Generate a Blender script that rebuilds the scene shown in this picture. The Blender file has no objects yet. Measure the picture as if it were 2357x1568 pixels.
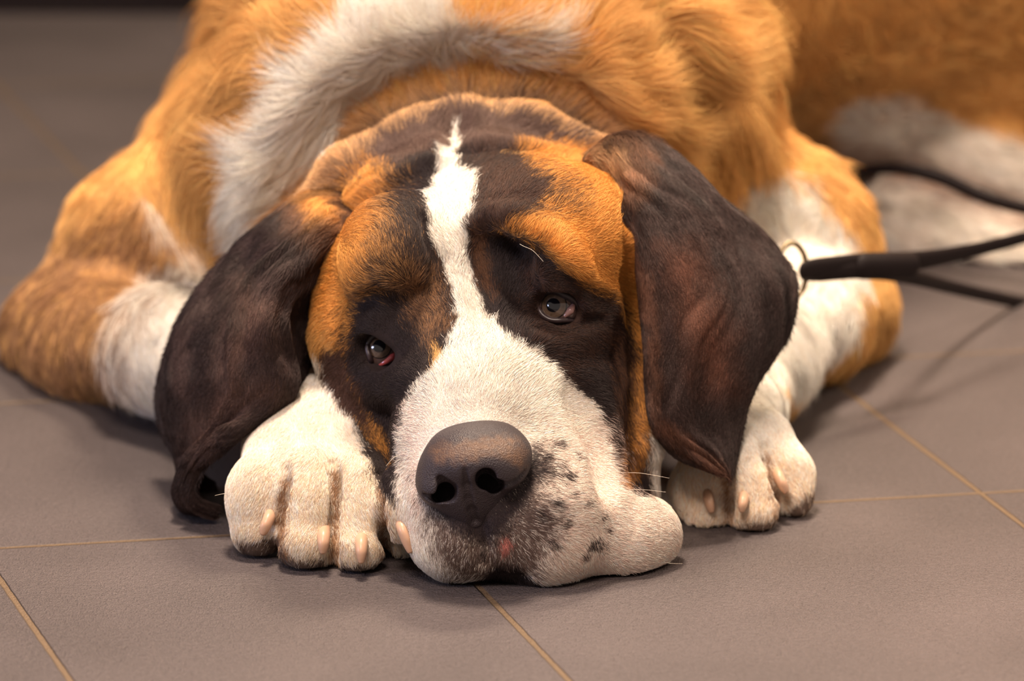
import bpy, math, os, numpy as np
from mathutils import Vector
rng = np.random.default_rng(7)
FUR = os.environ.get('NOFUR') is None
# ------------------------------------------------------------------ camera
W_, H_ = 2357, 1568
LENS = 200.0; FPX = LENS / 36 * W_; PITCH = math.radians(15); MPP = .00027
A0 = PITCH + math.atan(566 / FPX)
CAM = np.array([0, -MPP * FPX * math.cos(A0), MPP * FPX * math.sin(A0)])
CF = np.array([0, math.cos(PITCH), -math.sin(PITCH)]); CU = np.array([0, math.sin(PITCH), math.cos(PITCH)])
sc = bpy.context.scene
cd = bpy.data.cameras.new('camera'); cam = bpy.data.objects.new('camera', cd); sc.collection.objects.link(cam)
cam.location = CAM; cam.rotation_euler = (math.pi / 2 - PITCH, 0, 0)
cd.lens = LENS; cd.sensor_width = 36; cd.clip_start = .05; cd.clip_end = 60
cd.dof.use_dof = True; cd.dof.focus_distance = 3.53; cd.dof.aperture_fstop = 5.0
sc.camera = cam
if os.environ.get('SIDE'):
    a = math.radians(float(os.environ['SIDE'])); cam.location = (3.5 * math.sin(a), .25 - 3.5 * math.cos(a), 1.2)
    cam.rotation_euler = (math.radians(72), 0, a); cd.dof.use_dof = False; cd.lens = 120
sc.cycles.max_bounces = 5; sc.cycles.diffuse_bounces = 3; sc.cycles.glossy_bounces = 3
if os.environ.get('ZOOM'):
    zx, zy, zf = map(float, os.environ['ZOOM'].split(',')); cd.lens *= zf; cd.shift_x = (zx - W_ / 2) / W_ * zf; cd.shift_y = -(zy - H_ / 2) / W_ * zf; cd.dof.aperture_fstop *= zf
# ------------------------------------------------------------------ world, lights, exposure
wd = bpy.data.worlds.new('world'); sc.world = wd; wd.use_nodes = True
bg = wd.node_tree.nodes['Background']; bg.inputs[0].default_value = (.95, .80, .72, 1); bg.inputs[1].default_value = .36
def area(name, loc, target, size, power, col):
    l = bpy.data.lights.new(name, 'AREA'); l.shape = 'DISK'; l.size = size; l.energy = power; l.color = col
    o = bpy.data.objects.new(name, l); o.location = loc
    o.rotation_euler = (Vector(target) - Vector(loc)).to_track_quat('-Z', 'Y').to_euler(); sc.collection.objects.link(o)
    return o
area('ceiling_lamp_light', (-.12, .25, 2.7), (-.05, .3, .1), .5, 114, (1, .81, .63))
area('hall_lamp_light', (-.5, -1.7, 2.4), (0, .2, .2), .8, 62, (1, .80, .68))
area('rear_fill_light', (.5, 1.7, 2.6), (.2, 1.0, .2), .6, 100, (1, .80, .58))  # added fill from behind, lifts the flank and collar
area('side_fill_light', (2.3, .3, 2.2), (.4, 1.1, .2), .5, 42, (1, .80, .60))  # added fill from the right to brighten the dark flank
area('window_light', (-3.0, -1.0, 1.0), (0, .1, .1), .7, 30, (.60, .68, 1))
sc.view_settings.view_transform = 'Standard'; sc.view_settings.look = 'None'
sc.view_settings.gamma = 1; sc.view_settings.use_curve_mapping = False; sc.view_settings.exposure = -.08
# ------------------------------------------------------------------ point helpers
def P(px, py, Y):
    """world point seen at photo pixel (px,py) that stands at depth Y"""
    a = (px - (W_ - 1) / 2) / FPX; b = -(py - H_ / 2) / FPX
    d = np.array([a, CF[1] + b * CU[1], CF[2] + b * CU[2]])
    return CAM + d * ((Y - CAM[1]) / d[1])
def G(px, py, z=0.):
    a = (px - (W_ - 1) / 2) / FPX; b = -(py - H_ / 2) / FPX
    d = np.array([a, CF[1] + b * CU[1], CF[2] + b * CU[2]])
    return CAM + d * ((z - CAM[2]) / d[2])
def proj(p):
    q = p - CAM; dep = q @ CF
    return np.stack([(W_ - 1) / 2 + FPX * q[..., 0] / dep, H_ / 2 - FPX * (q @ CU) / dep], -1)
def S(Y): return MPP * (1 + Y / 3.45)          # metres per pixel at depth Y
# ------------------------------------------------------------------ value noise
_T = rng.random((64, 64, 64)).astype(np.float32)
def noise(p, f, seed=0):
    q = p * f + seed * 17.31; i = np.floor(q).astype(int); t = q - i; t = t * t * (3 - 2 * t)
    r = 0
    for a in (0, 1):
        for b in (0, 1):
            for c in (0, 1):
                w = (t[:, 0] if a else 1 - t[:, 0]) * (t[:, 1] if b else 1 - t[:, 1]) * (t[:, 2] if c else 1 - t[:, 2])
                r = r + w * _T[(i[:, 0] + a) & 63, (i[:, 1] + b) & 63, (i[:, 2] + c) & 63]
    return r * 2 - 1
def noise3(p, f, s=0): return np.stack([noise(p, f, s), noise(p, f, s + 5), noise(p, f, s + 11)], -1)
# ------------------------------------------------------------------ implicit surface on a rectilinear grid
class Field:
    def __init__(s, xs, ys, zs):
        s.ax = [np.asarray(a, np.float32) for a in (xs, ys, zs)]
        s.v = np.full([len(a) for a in s.ax], .2, np.float32)
    def sub(s, lo, hi):
        sl = tuple(slice(max(0, np.searchsorted(a, l) - 1), np.searchsorted(a, h) + 1) for a, l, h in zip(s.ax, lo, hi))
        X, Y, Z = np.meshgrid(*[a[q] for a, q in zip(s.ax, sl)], indexing='ij', sparse=True)
        return sl, X, Y, Z
    def merge(s, sl, d, k, cut=False):
        o = s.v[sl]
        if cut: o, d = -o, d
        h = np.maximum(k - np.abs(o - d), 0) / k
        r = np.minimum(o, d) - h * h * k * .25
        s.v[sl] = -r if cut else r
    def cap(s, a, ra, b, rb, k=.02, cut=False):
        a = np.asarray(a, float); b = np.asarray(b, float); R = max(ra, rb) + (.012 if cut else .03) + k
        sl, X, Y, Z = s.sub(np.minimum(a, b) - R, np.maximum(a, b) + R)
        ab = b - a; L = ab @ ab + 1e-12
        X, Y, Z = X - a[0], Y - a[1], Z - a[2]
        t = np.clip((X * ab[0] + Y * ab[1] + Z * ab[2]) / L, 0, 1)
        d = np.sqrt((X - t * ab[0]) ** 2 + (Y - t * ab[1]) ** 2 + (Z - t * ab[2]) ** 2) - (ra + (rb - ra) * t)
        s.merge(sl, d.astype(np.float32), k, cut)
    def chain(s, pts, k=.02, cut=False):
        """pts: (px,py,Y,radius_px) along a limb"""
        q = [(P(x, y, Y), r * S(Y)) for x, y, Y, r in pts]
        for (a, ra), (b, rb) in zip(q[:-1], q[1:]): s.cap(a, ra, b, rb, k, cut)
    def ell(s, c, r, roll=0, pitch=0, yaw=0, k=.02, cut=False):
        c = np.asarray(c, float); R = max(r) + (.012 if cut else .03) + k
        sl, X, Y, Z = s.sub(c - R, c + R)
        from mathutils import Euler
        M = np.array(Euler((math.radians(pitch), math.radians(roll), math.radians(yaw))).to_matrix())
        X, Y, Z = X - c[0], Y - c[1], Z - c[2]
        u = [X * M[0, i] + Y * M[1, i] + Z * M[2, i] for i in range(3)]
        k0 = np.sqrt(sum((u[i] / r[i]) ** 2 for i in range(3))); k1 = np.sqrt(sum((u[i] / r[i] ** 2) ** 2 for i in range(3)))
        d = k0 * (k0 - 1) / (k1 + 1e-9)
        s.merge(sl, d.astype(np.float32), k, cut)
    def pel(s, px, py, Y, rx, rz, ry, roll=0, pitch=0, yaw=0, k=.02, cut=False):
        """ellipsoid seen at a pixel; rx, rz in photo pixels, ry in metres"""
        s.ell(P(px, py, Y), (rx * S(Y), ry, rz * S(Y)), roll, pitch, yaw, k, cut)
    def hit(s, px, py, y0=-.05, y1=1.2):
        Ys = np.arange(y0, y1, .0012); p = np.array([P(px, py, y) for y in Ys])
        ok = (p[:, 2] > 0)
        I = [np.clip(np.searchsorted(a, p[:, j]), 1, len(a) - 1) for j, a in enumerate(s.ax)]
        w = [((p[:, j] - a[I[j] - 1]) / (a[I[j]] - a[I[j] - 1])).clip(0, 1) for j, a in enumerate(s.ax)]
        v = 0
        for a in (0, 1):
            for b in (0, 1):
                for c in (0, 1):
                    v = v + s.v[I[0]-1+a, I[1]-1+b, I[2]-1+c] * (w[0] if a else 1-w[0]) * (w[1] if b else 1-w[1]) * (w[2] if c else 1-w[2])
        k = np.where((v < 0) & ok)[0]
        return Ys[k[0]] if len(k) else None
    def onsurf(s, pts, k=.01, cut=False, y0=-.05):
        """ridge or furrow following the surface: (px,py,offset into the body,radius_px)"""
        q = []
        for (ax, ay, ao, ar), (bx, by, bo, br) in zip(pts[:-1], pts[1:]):
            n = max(2, int(math.hypot(bx - ax, by - ay) / 25))
            for t in np.linspace(0, 1, n + 1)[:-1]: q.append((ax+(bx-ax)*t, ay+(by-ay)*t, ao+(bo-ao)*t, ar+(br-ar)*t))
        q.append(pts[-1]); r = []
        for x, y, o, w in q:
            h = s.hit(x, y, y0)
            if h is not None: r.append((x, y, h + o, w))
        s.chain(r, k, cut)
    def floor(s, z=.0): s.v = np.maximum(s.v, (z - s.ax[2])[None, None, :])
    def mesh(s):
        v = s.v; n = v.shape; neg = v < 0
        c = np.zeros([m - 1 for m in n], np.uint8)
        for a in (0, 1):
            for b in (0, 1):
                for d in (0, 1): c += neg[a:n[0] - 1 + a, b:n[1] - 1 + b, d:n[2] - 1 + d]
        act = (c > 0) & (c < 8); I = np.argwhere(act)
        idx = np.full(act.shape, -1, np.int32); idx[act] = np.arange(len(I))
        g = [np.asarray(a) for a in s.ax]; pos = np.zeros((len(I), 3)); cnt = np.zeros(len(I))
        V = lambda o: v[I[:, 0] + o[0], I[:, 1] + o[1], I[:, 2] + o[2]]
        C = lambda o: np.stack([g[j][I[:, j] + o[j]] for j in range(3)], -1)
        cor = [(a, b, d) for a in (0, 1) for b in (0, 1) for d in (0, 1)]
        for p in cor:
            for ax in range(3):
                if p[ax]: continue
                q = list(p); q[ax] = 1
                va, vb = V(p), V(q); m = (va < 0) != (vb < 0)
                t = np.where(m, va / np.where(m, va - vb, 1), 0)[:, None]
                pos += m[:, None] * (C(p) * (1 - t) + C(q) * t); cnt += m
        pos /= cnt[:, None]
        F = []
        for ax in range(3):
            sl0 = [slice(None)] * 3; sl1 = [slice(None)] * 3; sl0[ax] = slice(0, -1); sl1[ax] = slice(1, None)
            m = neg[tuple(sl0)] != neg[tuple(sl1)]
            E = np.argwhere(m); u, w = (ax + 1) % 3, (ax + 2) % 3
            E = E[(E[:, u] > 0) & (E[:, w] > 0) & (E[:, u] < n[u] - 1) & (E[:, w] < n[w] - 1)]
            inv = neg[tuple(E.T)]
            def at(du, dw):
                Q = E.copy(); Q[:, u] -= du; Q[:, w] -= dw; return idx[tuple(Q.T)]
            q = np.stack([at(1, 1), at(0, 1), at(0, 0), at(1, 0)], -1)
            q[~inv] = q[~inv][:, ::-1]
            F.append(q)
        return pos, np.concatenate(F)
def link_mesh(name, v, f, mat=None, parent=None, smooth=True):
    me = bpy.data.meshes.new(name); f = np.asarray(f)
    me.vertices.add(len(v)); me.vertices.foreach_set('co', np.asarray(v, np.float32).ravel())
    k = f.shape[1]; me.loops.add(f.size); me.loops.foreach_set('vertex_index', f.ravel().astype(np.int32))
    me.polygons.add(len(f)); me.polygons.foreach_set('loop_start', np.arange(len(f), dtype=np.int32) * k)
    me.update(calc_edges=True); me.validate()
    if smooth: me.polygons.foreach_set('use_smooth', np.ones(len(me.polygons), bool))
    o = bpy.data.objects.new(name, me); sc.collection.objects.link(o)
    if mat: me.materials.append(mat)
    if parent: o.parent = parent
    return o
def vcol(o, c):
    a = o.data.attributes.new('coat', 'FLOAT_COLOR', 'POINT')
    a.data.foreach_set('color', np.concatenate([c, np.ones((len(c), 1))], 1).astype(np.float32).ravel())
def vnormals(o):
    n = np.empty(len(o.data.vertices) * 3, np.float32); o.data.vertices.foreach_get('normal', n); return n.reshape(-1, 3)
def tag(o, label=None, cat=None, group=None, kind=None):
    for k, x in (('label', label), ('category', cat), ('group', group), ('kind', kind)):
        if x: o[k] = x
    return o
# ------------------------------------------------------------------ materials
def mat(name, col=(.5, .5, .5), rough=.6, spec=.5, metal=0, attr=None, bump=None, coat=0, sss=0):
    m = bpy.data.materials.new(name); m.use_nodes = True; nt = m.node_tree; b = nt.nodes['Principled BSDF']
    b.inputs['Base Color'].default_value = (*col, 1); b.inputs['Roughness'].default_value = rough
    b.inputs['Specular IOR Level'].default_value = spec; b.inputs['Metallic'].default_value = metal; b.inputs['Coat Weight'].default_value = coat
    if sss: b.inputs['Subsurface Weight'].default_value = sss; b.inputs['Subsurface Radius'].default_value = (.004, .002, .001)
    if attr:
        a = nt.nodes.new('ShaderNodeAttribute'); a.attribute_name = attr; nt.links.new(a.outputs['Color'], b.inputs['Base Color'])
    if bump:
        t = nt.nodes.new('ShaderNodeTexCoord')
        x = nt.nodes.new('ShaderNodeTexVoronoi' if bump[0] == 'v' else 'ShaderNodeTexNoise'); x.inputs['Scale'].default_value = bump[1]
        nt.links.new(t.outputs['Object'], x.inputs['Vector'])
        u = nt.nodes.new('ShaderNodeBump'); u.inputs['Strength'].default_value = bump[2]; u.inputs['Distance'].default_value = bump[3]
        nt.links.new(x.outputs[0], u.inputs['Height']); nt.links.new(u.outputs[0], b.inputs['Normal'])
    return m
M_skin = mat('coat_skin', attr='coat', rough=.8, spec=.2, bump=('n', 900, .5, .0006))
M_nose = mat('nose_leather', attr='coat', rough=.48, spec=.45, bump=('v', 1100, .7, .0006))
M_lid = mat('eyelid_skin', attr='coat', rough=.35, spec=.5)
M_claw = mat('claw_horn', (.66, .41, .27), rough=.35, spec=.5, sss=.3)
M_leather = mat('black_leather', (.012, .007, .007), rough=.6, spec=.2, bump=('n', 300, .2, .001))
M_metal = mat('brass', (.42, .33, .2), rough=.3, metal=1)
M_whisk = mat('whisker_hair', (.85, .75, .62), rough=.4)
def hairmat():
    m = bpy.data.materials.new('coat_hair'); m.use_nodes = True; nt = m.node_tree; b = nt.nodes['Principled BSDF']
    a = nt.nodes.new('ShaderNodeAttribute'); a.attribute_name = 'hair_colour'; nt.links.new(a.outputs['Color'], b.inputs['Base Color'])
    b.inputs['Roughness'].default_value = .55; b.inputs['Specular IOR Level'].default_value = .25
    return m
M_hair = hairmat()
# ------------------------------------------------------------------ palette
WHITE = (.94, .84, .73); TAN = (.74, .33, .075); GOLD = (.80, .44, .145); LTAN = (.74, .43, .20)
BLACK = (.034, .023, .022); DBROWN = (.075, .036, .024); BROWN = (.16, .075, .04); SMOKE = (.13, .078, .062); PAD = (.12, .07, .05)
# polygons of the markings and of painted shade, given where they sit on the animal (sx, sy are its front-view coordinates)
def pdist(pts, poly):
    """signed distance in front-view units, negative inside"""
    poly = np.asarray(poly, float); n = len(poly); d = np.full(len(pts), 1e9); ins = np.zeros(len(pts), bool)
    for i in range(n):
        a, b = poly[i], poly[(i + 1) % n]; e = b - a; w = pts - a
        t = np.clip((w @ e) / (e @ e + 1e-9), 0, 1); d = np.minimum(d, np.hypot(*(w - t[:, None] * e).T))
        c = ((a[1] > pts[:, 1]) != (b[1] > pts[:, 1])) & (pts[:, 0] < (b[0] - a[0]) * (pts[:, 1] - a[1]) / (b[1] - a[1] + 1e-12) + a[0])
        ins ^= c
    return np.where(ins, -d, d)
# (colour, polygon, feather, Ymin, Ymax, strength)
HEADL = [
 (BLACK, [(745,640),(790,420),(940,370),(1030,345),(1200,350),(1340,400),(1440,560),(1490,700),(1500,1200),(1330,1150),(1000,800),(960,1200),(860,1120),(790,900)], 10, -.1, .33, 1),
 # brow tan patches
 (TAN, [(1330,1300),(1440,1130),(1480,1050),(1500,760),(1500,600),(1480,430),(1400,350),(1290,335),(1190,335),(1200,380),(1260,430),(1240,480),(1180,520),(1150,535),(1240,560),(1300,620),(1350,665),(1420,690),(1440,740),(1460,800),(1450,950),(1430,1100)], 16, -.1, .36, 1),
 (DBROWN, [(1090,360),(1200,360),(1330,440),(1330,480),(1220,480),(1150,530),(1090,560)], 40, -.1, .3, .80),
 (TAN, [(730,700),(740,600),(780,440),(850,380),(900,420),(880,500),(860,600),(850,640),(820,680),(800,740),(775,810)], 30, -.1, .36, 1),
 ((.5,.25,.09), [(830,440),(930,430),(930,540),(920,660),(850,660)], 50, -.1, .3, .55),
 ((.26,.13,.06), [(930,640),(1020,600),(1035,760),(990,800),(940,740)], 24, -.1, .3, .65),
 (BROWN, [(1085,530),(1120,540),(1140,700),(1090,640)], 14, -.1, .3, .8),
 (BLACK, [(1120,545),(1200,545),(1240,600),(1200,660),(1130,640)], 12, -.1, .3, 1),
 (DBROWN, [(1200,600),(1330,650),(1430,700),(1440,760),(1300,900),(1200,760)], 25, -.1, .3, .5),
 (TAN, [(790,830),(830,930),(880,1000),(900,1060),(850,1010),(800,900)], 14, -.1, .3, .8),
 (BROWN, [(1400,760),(1480,800),(1490,1080),(1420,1080)], 18, -.1, .3, .55),
 (BLACK, [(990,400),(990,470),(985,540),(1022,640),(960,600),(910,520),(915,440)], 26, -.1, .3, .8),
 (DBROWN, [(745,800),(790,800),(835,910),(862,1010),(790,935),(745,870)], 10, -.1, .175, 1),
 # blaze and muzzle
 (WHITE, [(1000,372),(1030,364),(1044,386),(1090,404),(1088,450),(1074,520),(1074,590),(1092,660),(1118,720),(1168,782),(1232,812),(1300,872),(1360,930),(1388,985),(1415,1060),(1425,1120),
          (1480,1140),(1560,1180),(1600,1250),(1540,1330),(1380,1400),(1150,1400),(980,1360),(925,1250),(915,1130),(918,1010),(935,920),(985,868),(1036,805),(1052,740),(1046,670),(1018,600),(992,540),(984,460),(1008,405)], 6, -.1, .3, 1),
 (WHITE, [(1035,290),(1048,290),(1052,340),(1045,385),(1025,390),(995,370),(1035,345)], 5, .0, .4, .95),
 ((.88,.66,.56), [(1240,980),(1400,980),(1440,1130),(1560,1180),(1600,1250),(1540,1330),(1380,1400),(1200,1380),(1260,1200)], 40, -.1, .3, .5),
 ((.88,.68,.60), [(930,930),(980,930),(980,1100),(960,1250),(930,1200)], 20, -.1, .3, .5),
 # lips
 (SMOKE, [(960,1100),(1010,1180),(1090,1180),(1200,1090),(1240,1020),(1270,1060),(1250,1130),(1290,1200),(1260,1260),(1230,1320),(1100,1345),(1030,1320),(985,1230)], 26, -.1, .2, .85),
 (BLACK, [(1020,1150),(1090,1170),(1180,1120),(1170,1200),(1120,1250),(1040,1220)], 24, -.1, .2, .75),
 (BLACK, [(1115,1325),(1140,1295),(1185,1300),(1225,1330),(1215,1350),(1120,1350)], 7, -.1, .2, 1),
 ((.60,.22,.18), [(1142,1250),(1160,1230),(1178,1245),(1165,1258),(1150,1270)], 5, -.1, .2, .9),
]
HEADL.append(((.012,.009,.009), [(975,1060),(1085,1000),(1200,1030),(1205,1100),(1150,1140),(1090,1165),(1000,1155)], 8, -.1, .06, 1))
HEADL.append(((.030,.021,.024), [(965,1120),(985,1175),(1030,1215),(1080,1240),(1120,1250),(1165,1215),(1215,1160),(1250,1090),(1232,1030),(1200,1060),(1100,1160),(1000,1140)], 18, -.1, .1, .9))
HEADL.append((BLACK, [(1084,1180),(1094,1180),(1116,1290),(1106,1290)], 5, -.1, .2, 1))
for cx, cy, r in [(1285,1025,11),(1300,1098,15),(1262,1090,7),(1365,1250,16),(1390,1190,8),(1280,1160,14),(1345,1280,8),(1250,1060,8),(1330,1050,5),(1270,1250,10),(1310,1140,6),(1400,1225,6),(1240,1185,10),(1300,1200,7),(1350,1160,6),(1290,1075,6)]:
    HEADL.append((BLACK, [(cx+r*1.3*math.cos(t), cy+r*math.sin(t)) for t in np.linspace(0, 6.28, 9)[:-1]], 7, -.1, .2, .85))
ROLL = [
 (LTAN, [(640,520),(720,380),(830,290),(960,240),(1050,225),(1200,235),(1330,285),(1450,310),(1450,420),(1040,420),(700,600)], 14, .2, .42, 1),
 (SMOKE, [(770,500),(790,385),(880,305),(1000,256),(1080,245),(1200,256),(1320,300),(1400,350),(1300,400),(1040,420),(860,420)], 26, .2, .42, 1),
]
BODYL = [
 # collar of white, forelegs, hind legs
 (WHITE, [(545,420),(590,320),(660,220),(680,165),(770,110),(840,30),(880,-20),(990,-20),(1040,30),(1075,80),(1180,78),(1290,70),(1300,84),(1200,100),(1100,140),(1045,190),(970,185),(900,215),(850,265),(800,345),(760,420),(700,500),(560,570)], 14, .22, .8, 1),
 (WHITE, [(225,790),(250,740),(300,660),(320,600),(400,590),(500,620),(700,800),(960,900),(960,1400),(500,1400),(330,1000),(230,930)], 12, -.1, .62, 1),
 (WHITE, [(325,450),(350,470),(420,560),(470,600),(440,620),(360,540)], 10, .3, .7, .9),
 (WHITE, [(415,490),(470,560),(480,610),(450,600)], 8, .3, .7, .7),
 (WHITE, [(1680,450),(1720,400),(1780,390),(1850,420),(1900,460),(1960,540),(1980,620),(1975,760),(1900,850),(1800,880),(1960,1000),(1960,1260),(1500,1260),(1480,1000),(1600,700)], 14, -.1, .7, 1),
 (WHITE, [(1890,300),(1930,240),(2010,225),(2100,240),(2200,285),(2290,305),(2360,325),(2700,420),(2700,900),(1900,900),(1985,560),(1930,420)], 14, .72, 1.6, 1),
 ((.30,.15,.07), [(-60,700),(60,560),(340,450),(420,560),(340,660),(260,780),(250,960),(-60,940)], 60, .2, .8, .85),  # shade on the left arm and elbow, painted as darker brown fur
 (TAN, [(1780,-400),(3200,-400),(3200,330),(2300,290),(2100,230),(1950,230),(1850,300)], 60, .7, 1.9, .2),
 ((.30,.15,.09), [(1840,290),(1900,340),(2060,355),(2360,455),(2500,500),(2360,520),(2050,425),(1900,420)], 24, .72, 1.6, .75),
 ((.60,.28,.08), [(730,480),(790,370),(860,275),(980,200),(1100,175),(1260,150),(1390,230),(1440,300),(1380,320),(1200,240),(1050,225),(900,270),(800,350),(740,480)], 20, .22, .6, .7),  # shade of the neck furrow put into the coat as darker tan
 (DBROWN, [(580,80),(640,60),(700,90),(690,110),(620,110)], 22, .4, .9, .35),
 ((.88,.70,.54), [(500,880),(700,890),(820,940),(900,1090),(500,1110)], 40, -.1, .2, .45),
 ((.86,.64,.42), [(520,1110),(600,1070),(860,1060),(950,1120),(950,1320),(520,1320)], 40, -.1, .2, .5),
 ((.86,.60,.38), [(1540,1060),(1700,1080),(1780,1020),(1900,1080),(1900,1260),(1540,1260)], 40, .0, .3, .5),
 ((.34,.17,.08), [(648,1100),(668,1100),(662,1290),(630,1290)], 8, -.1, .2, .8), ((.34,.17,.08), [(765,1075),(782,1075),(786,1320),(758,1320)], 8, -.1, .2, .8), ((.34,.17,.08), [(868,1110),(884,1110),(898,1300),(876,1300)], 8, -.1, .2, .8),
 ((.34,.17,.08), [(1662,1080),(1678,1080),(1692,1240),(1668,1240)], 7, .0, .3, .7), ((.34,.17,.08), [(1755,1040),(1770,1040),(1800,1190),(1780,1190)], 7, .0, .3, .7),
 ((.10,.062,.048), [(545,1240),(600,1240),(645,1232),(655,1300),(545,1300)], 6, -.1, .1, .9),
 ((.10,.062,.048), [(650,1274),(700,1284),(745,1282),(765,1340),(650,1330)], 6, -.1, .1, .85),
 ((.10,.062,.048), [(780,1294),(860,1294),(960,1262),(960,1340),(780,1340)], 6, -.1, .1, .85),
 (PAD, [(1800,1180),(1870,1120),(1885,1150),(1850,1200),(1700,1240),(1580,1250),(1570,1215),(1680,1215)], 8, .0, .25, .85),
]
def paint(pts, base=GOLD, layers=(), jit=1.0, pick=False):
    """coat colour at world points, any painted shade included"""
    s = proj(pts); nz = noise3(pts, 130, 1)[:, :2] * 9 + noise3(pts, 420, 3)[:, :2] * 5
    s = s + nz * jit; nz2 = noise(pts, 380, 6) if pick else 0; c = np.tile(np.array(base, float), (len(pts), 1))
    v = 1 + .16 * noise(pts, 22, 2) + .12 * noise(pts, 90, 4); c *= v[:, None]
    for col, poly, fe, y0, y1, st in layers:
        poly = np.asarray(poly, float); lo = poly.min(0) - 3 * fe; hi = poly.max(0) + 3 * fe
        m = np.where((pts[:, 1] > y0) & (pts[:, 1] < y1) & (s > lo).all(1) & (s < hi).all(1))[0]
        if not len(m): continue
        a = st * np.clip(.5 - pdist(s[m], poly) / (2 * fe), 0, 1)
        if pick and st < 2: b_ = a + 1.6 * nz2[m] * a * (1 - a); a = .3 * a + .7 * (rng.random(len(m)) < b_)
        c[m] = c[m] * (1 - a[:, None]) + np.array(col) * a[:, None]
    return np.clip(c, .004, .95)
# ================================================================== setting
def floor_mat():
    m = bpy.data.materials.new('slate_tile'); m.use_nodes = True; nt = m.node_tree; L = nt.links.new; b = nt.nodes['Principled BSDF']
    geo = nt.nodes.new('ShaderNodeNewGeometry')
    def math_(op, a, b_=None, c=None):
        n = nt.nodes.new('ShaderNodeMath'); n.operation = op
        for i, v in enumerate((a, b_, c)):
            if v is None: continue
            if isinstance(v, (int, float)): n.inputs[i].default_value = v
            else: L(v, n.inputs[i])
        return n.outputs[0]
    def dot(nx, ny, off):
        d = nt.nodes.new('ShaderNodeVectorMath'); d.operation = 'DOT_PRODUCT'; L(geo.outputs['Position'], d.inputs[0]); d.inputs[1].default_value = (nx, ny, 0)
        return math_('SUBTRACT', d.outputs['Value'], off)
    def lines(pa, pb, offs):
        pa, pb = G(*pa), G(*pb); t = (pb - pa)[:2]; t /= np.hypot(*t); n = (-t[1], t[0]); base = n[0] * pa[0] + n[1] * pa[1]
        r = None
        for o in offs:
            e = math_('ABSOLUTE', dot(n[0], n[1], base + o)); r = e if r is None else math_('MINIMUM', r, e)
        return r
    r1 = lines((0, 1262), (2300, 1133), [0, .34, .68, 1.02, 1.36, 1.7, 2.04])
    r2 = lines((1310, 1568), (1120, 1370), [-2.03, -1.7, -1.37, -1.04, -.71, -.372, 0, .282, .61, .94, 1.27, 1.6])
    dd = math_('MINIMUM', r1, r2)
    wob = nt.nodes.new('ShaderNodeTexNoise'); wob.inputs['Scale'].default_value = 60; L(geo.outputs['Position'], wob.inputs['Vector'])
    dd = math_('ADD', dd, math_('MULTIPLY', math_('SUBTRACT', wob.outputs['Fac'], .5), .0012))
    gm = nt.nodes.new('ShaderNodeMapRange'); gm.inputs['From Min'].default_value = .0016; gm.inputs['From Max'].default_value = .0026; gm.inputs['To Min'].default_value = 1; gm.inputs['To Max'].default_value = 0; L(dd, gm.inputs['Value'])
    n1 = nt.nodes.new('ShaderNodeTexNoise'); n1.inputs['Scale'].default_value = 5; n1.inputs['Detail'].default_value = 3; L(geo.outputs['Position'], n1.inputs['Vector'])
    n2 = nt.nodes.new('ShaderNodeTexNoise'); n2.inputs['Scale'].default_value = 260; n2.inputs['Detail'].default_value = 3; n2.inputs['Roughness'].default_value = .65; L(geo.outputs['Position'], n2.inputs['Vector'])
    n3 = nt.nodes.new('ShaderNodeTexNoise'); n3.inputs['Scale'].default_value = 850; n3.inputs['Detail'].default_value = 2; L(geo.outputs['Position'], n3.inputs['Vector'])
    cr = nt.nodes.new('ShaderNodeValToRGB'); cr.color_ramp.elements[0].position = .36; cr.color_ramp.elements[0].color = (.078, .064, .064, 1); cr.color_ramp.elements[1].position = .64; cr.color_ramp.elements[1].color = (.182, .147, .147, 1)
    L(math_('ADD', math_('MULTIPLY', n1.outputs['Fac'], .3), math_('ADD', math_('MULTIPLY', n2.outputs['Fac'], .25), math_('MULTIPLY', n3.outputs['Fac'], .45))), cr.inputs['Fac'])
    mx = nt.nodes.new('ShaderNodeMix'); mx.data_type = 'RGBA'; L(gm.outputs[0], mx.inputs['Factor']); L(cr.outputs[0], mx.inputs['A']); mx.inputs['B'].default_value = (.21, .14, .085, 1)
    L(mx.outputs['Result'], b.inputs['Base Color']); b.inputs['Roughness'].default_value = .5; b.inputs['Specular IOR Level'].default_value = .4
    h = math_('SUBTRACT', math_('ADD', math_('MULTIPLY', n2.outputs['Fac'], .6), math_('MULTIPLY', n3.outputs['Fac'], .5)), math_('MULTIPLY', gm.outputs[0], .7))
    u = nt.nodes.new('ShaderNodeBump'); u.inputs['Strength'].default_value = 1; u.inputs['Distance'].default_value = .0035; L(h, u.inputs['Height']); L(u.outputs[0], b.inputs['Normal'])
    return m
def boxmesh(name, lo, hi, m, parent=None):
    (x0, y0, z0), (x1, y1, z1) = lo, hi
    v = [(x0,y0,z0),(x1,y0,z0),(x1,y1,z0),(x0,y1,z0),(x0,y0,z1),(x1,y0,z1),(x1,y1,z1),(x0,y1,z1)]
    f = [(0,3,2,1),(4,5,6,7),(0,1,5,4),(1,2,6,5),(2,3,7,6),(3,0,4,7)]
    return link_mesh(name, v, f, m, parent, False)
WY = G(300, 32)[1]
tag(boxmesh('floor', (-4, -4.5, -.05), (5, WY + .2, 0), floor_mat()), kind='structure')
tag(boxmesh('wall_back', (-4, WY + .03, 0), (5, WY + .2, 3), mat('wall_paint', (.16, .12, .10), .8)), kind='structure')
tag(boxmesh('baseboard_back', (-4, WY, 0), (5, WY + .03, .14), mat('dark_baseboard', (.035, .022, .02), .6)), kind='structure')
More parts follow.
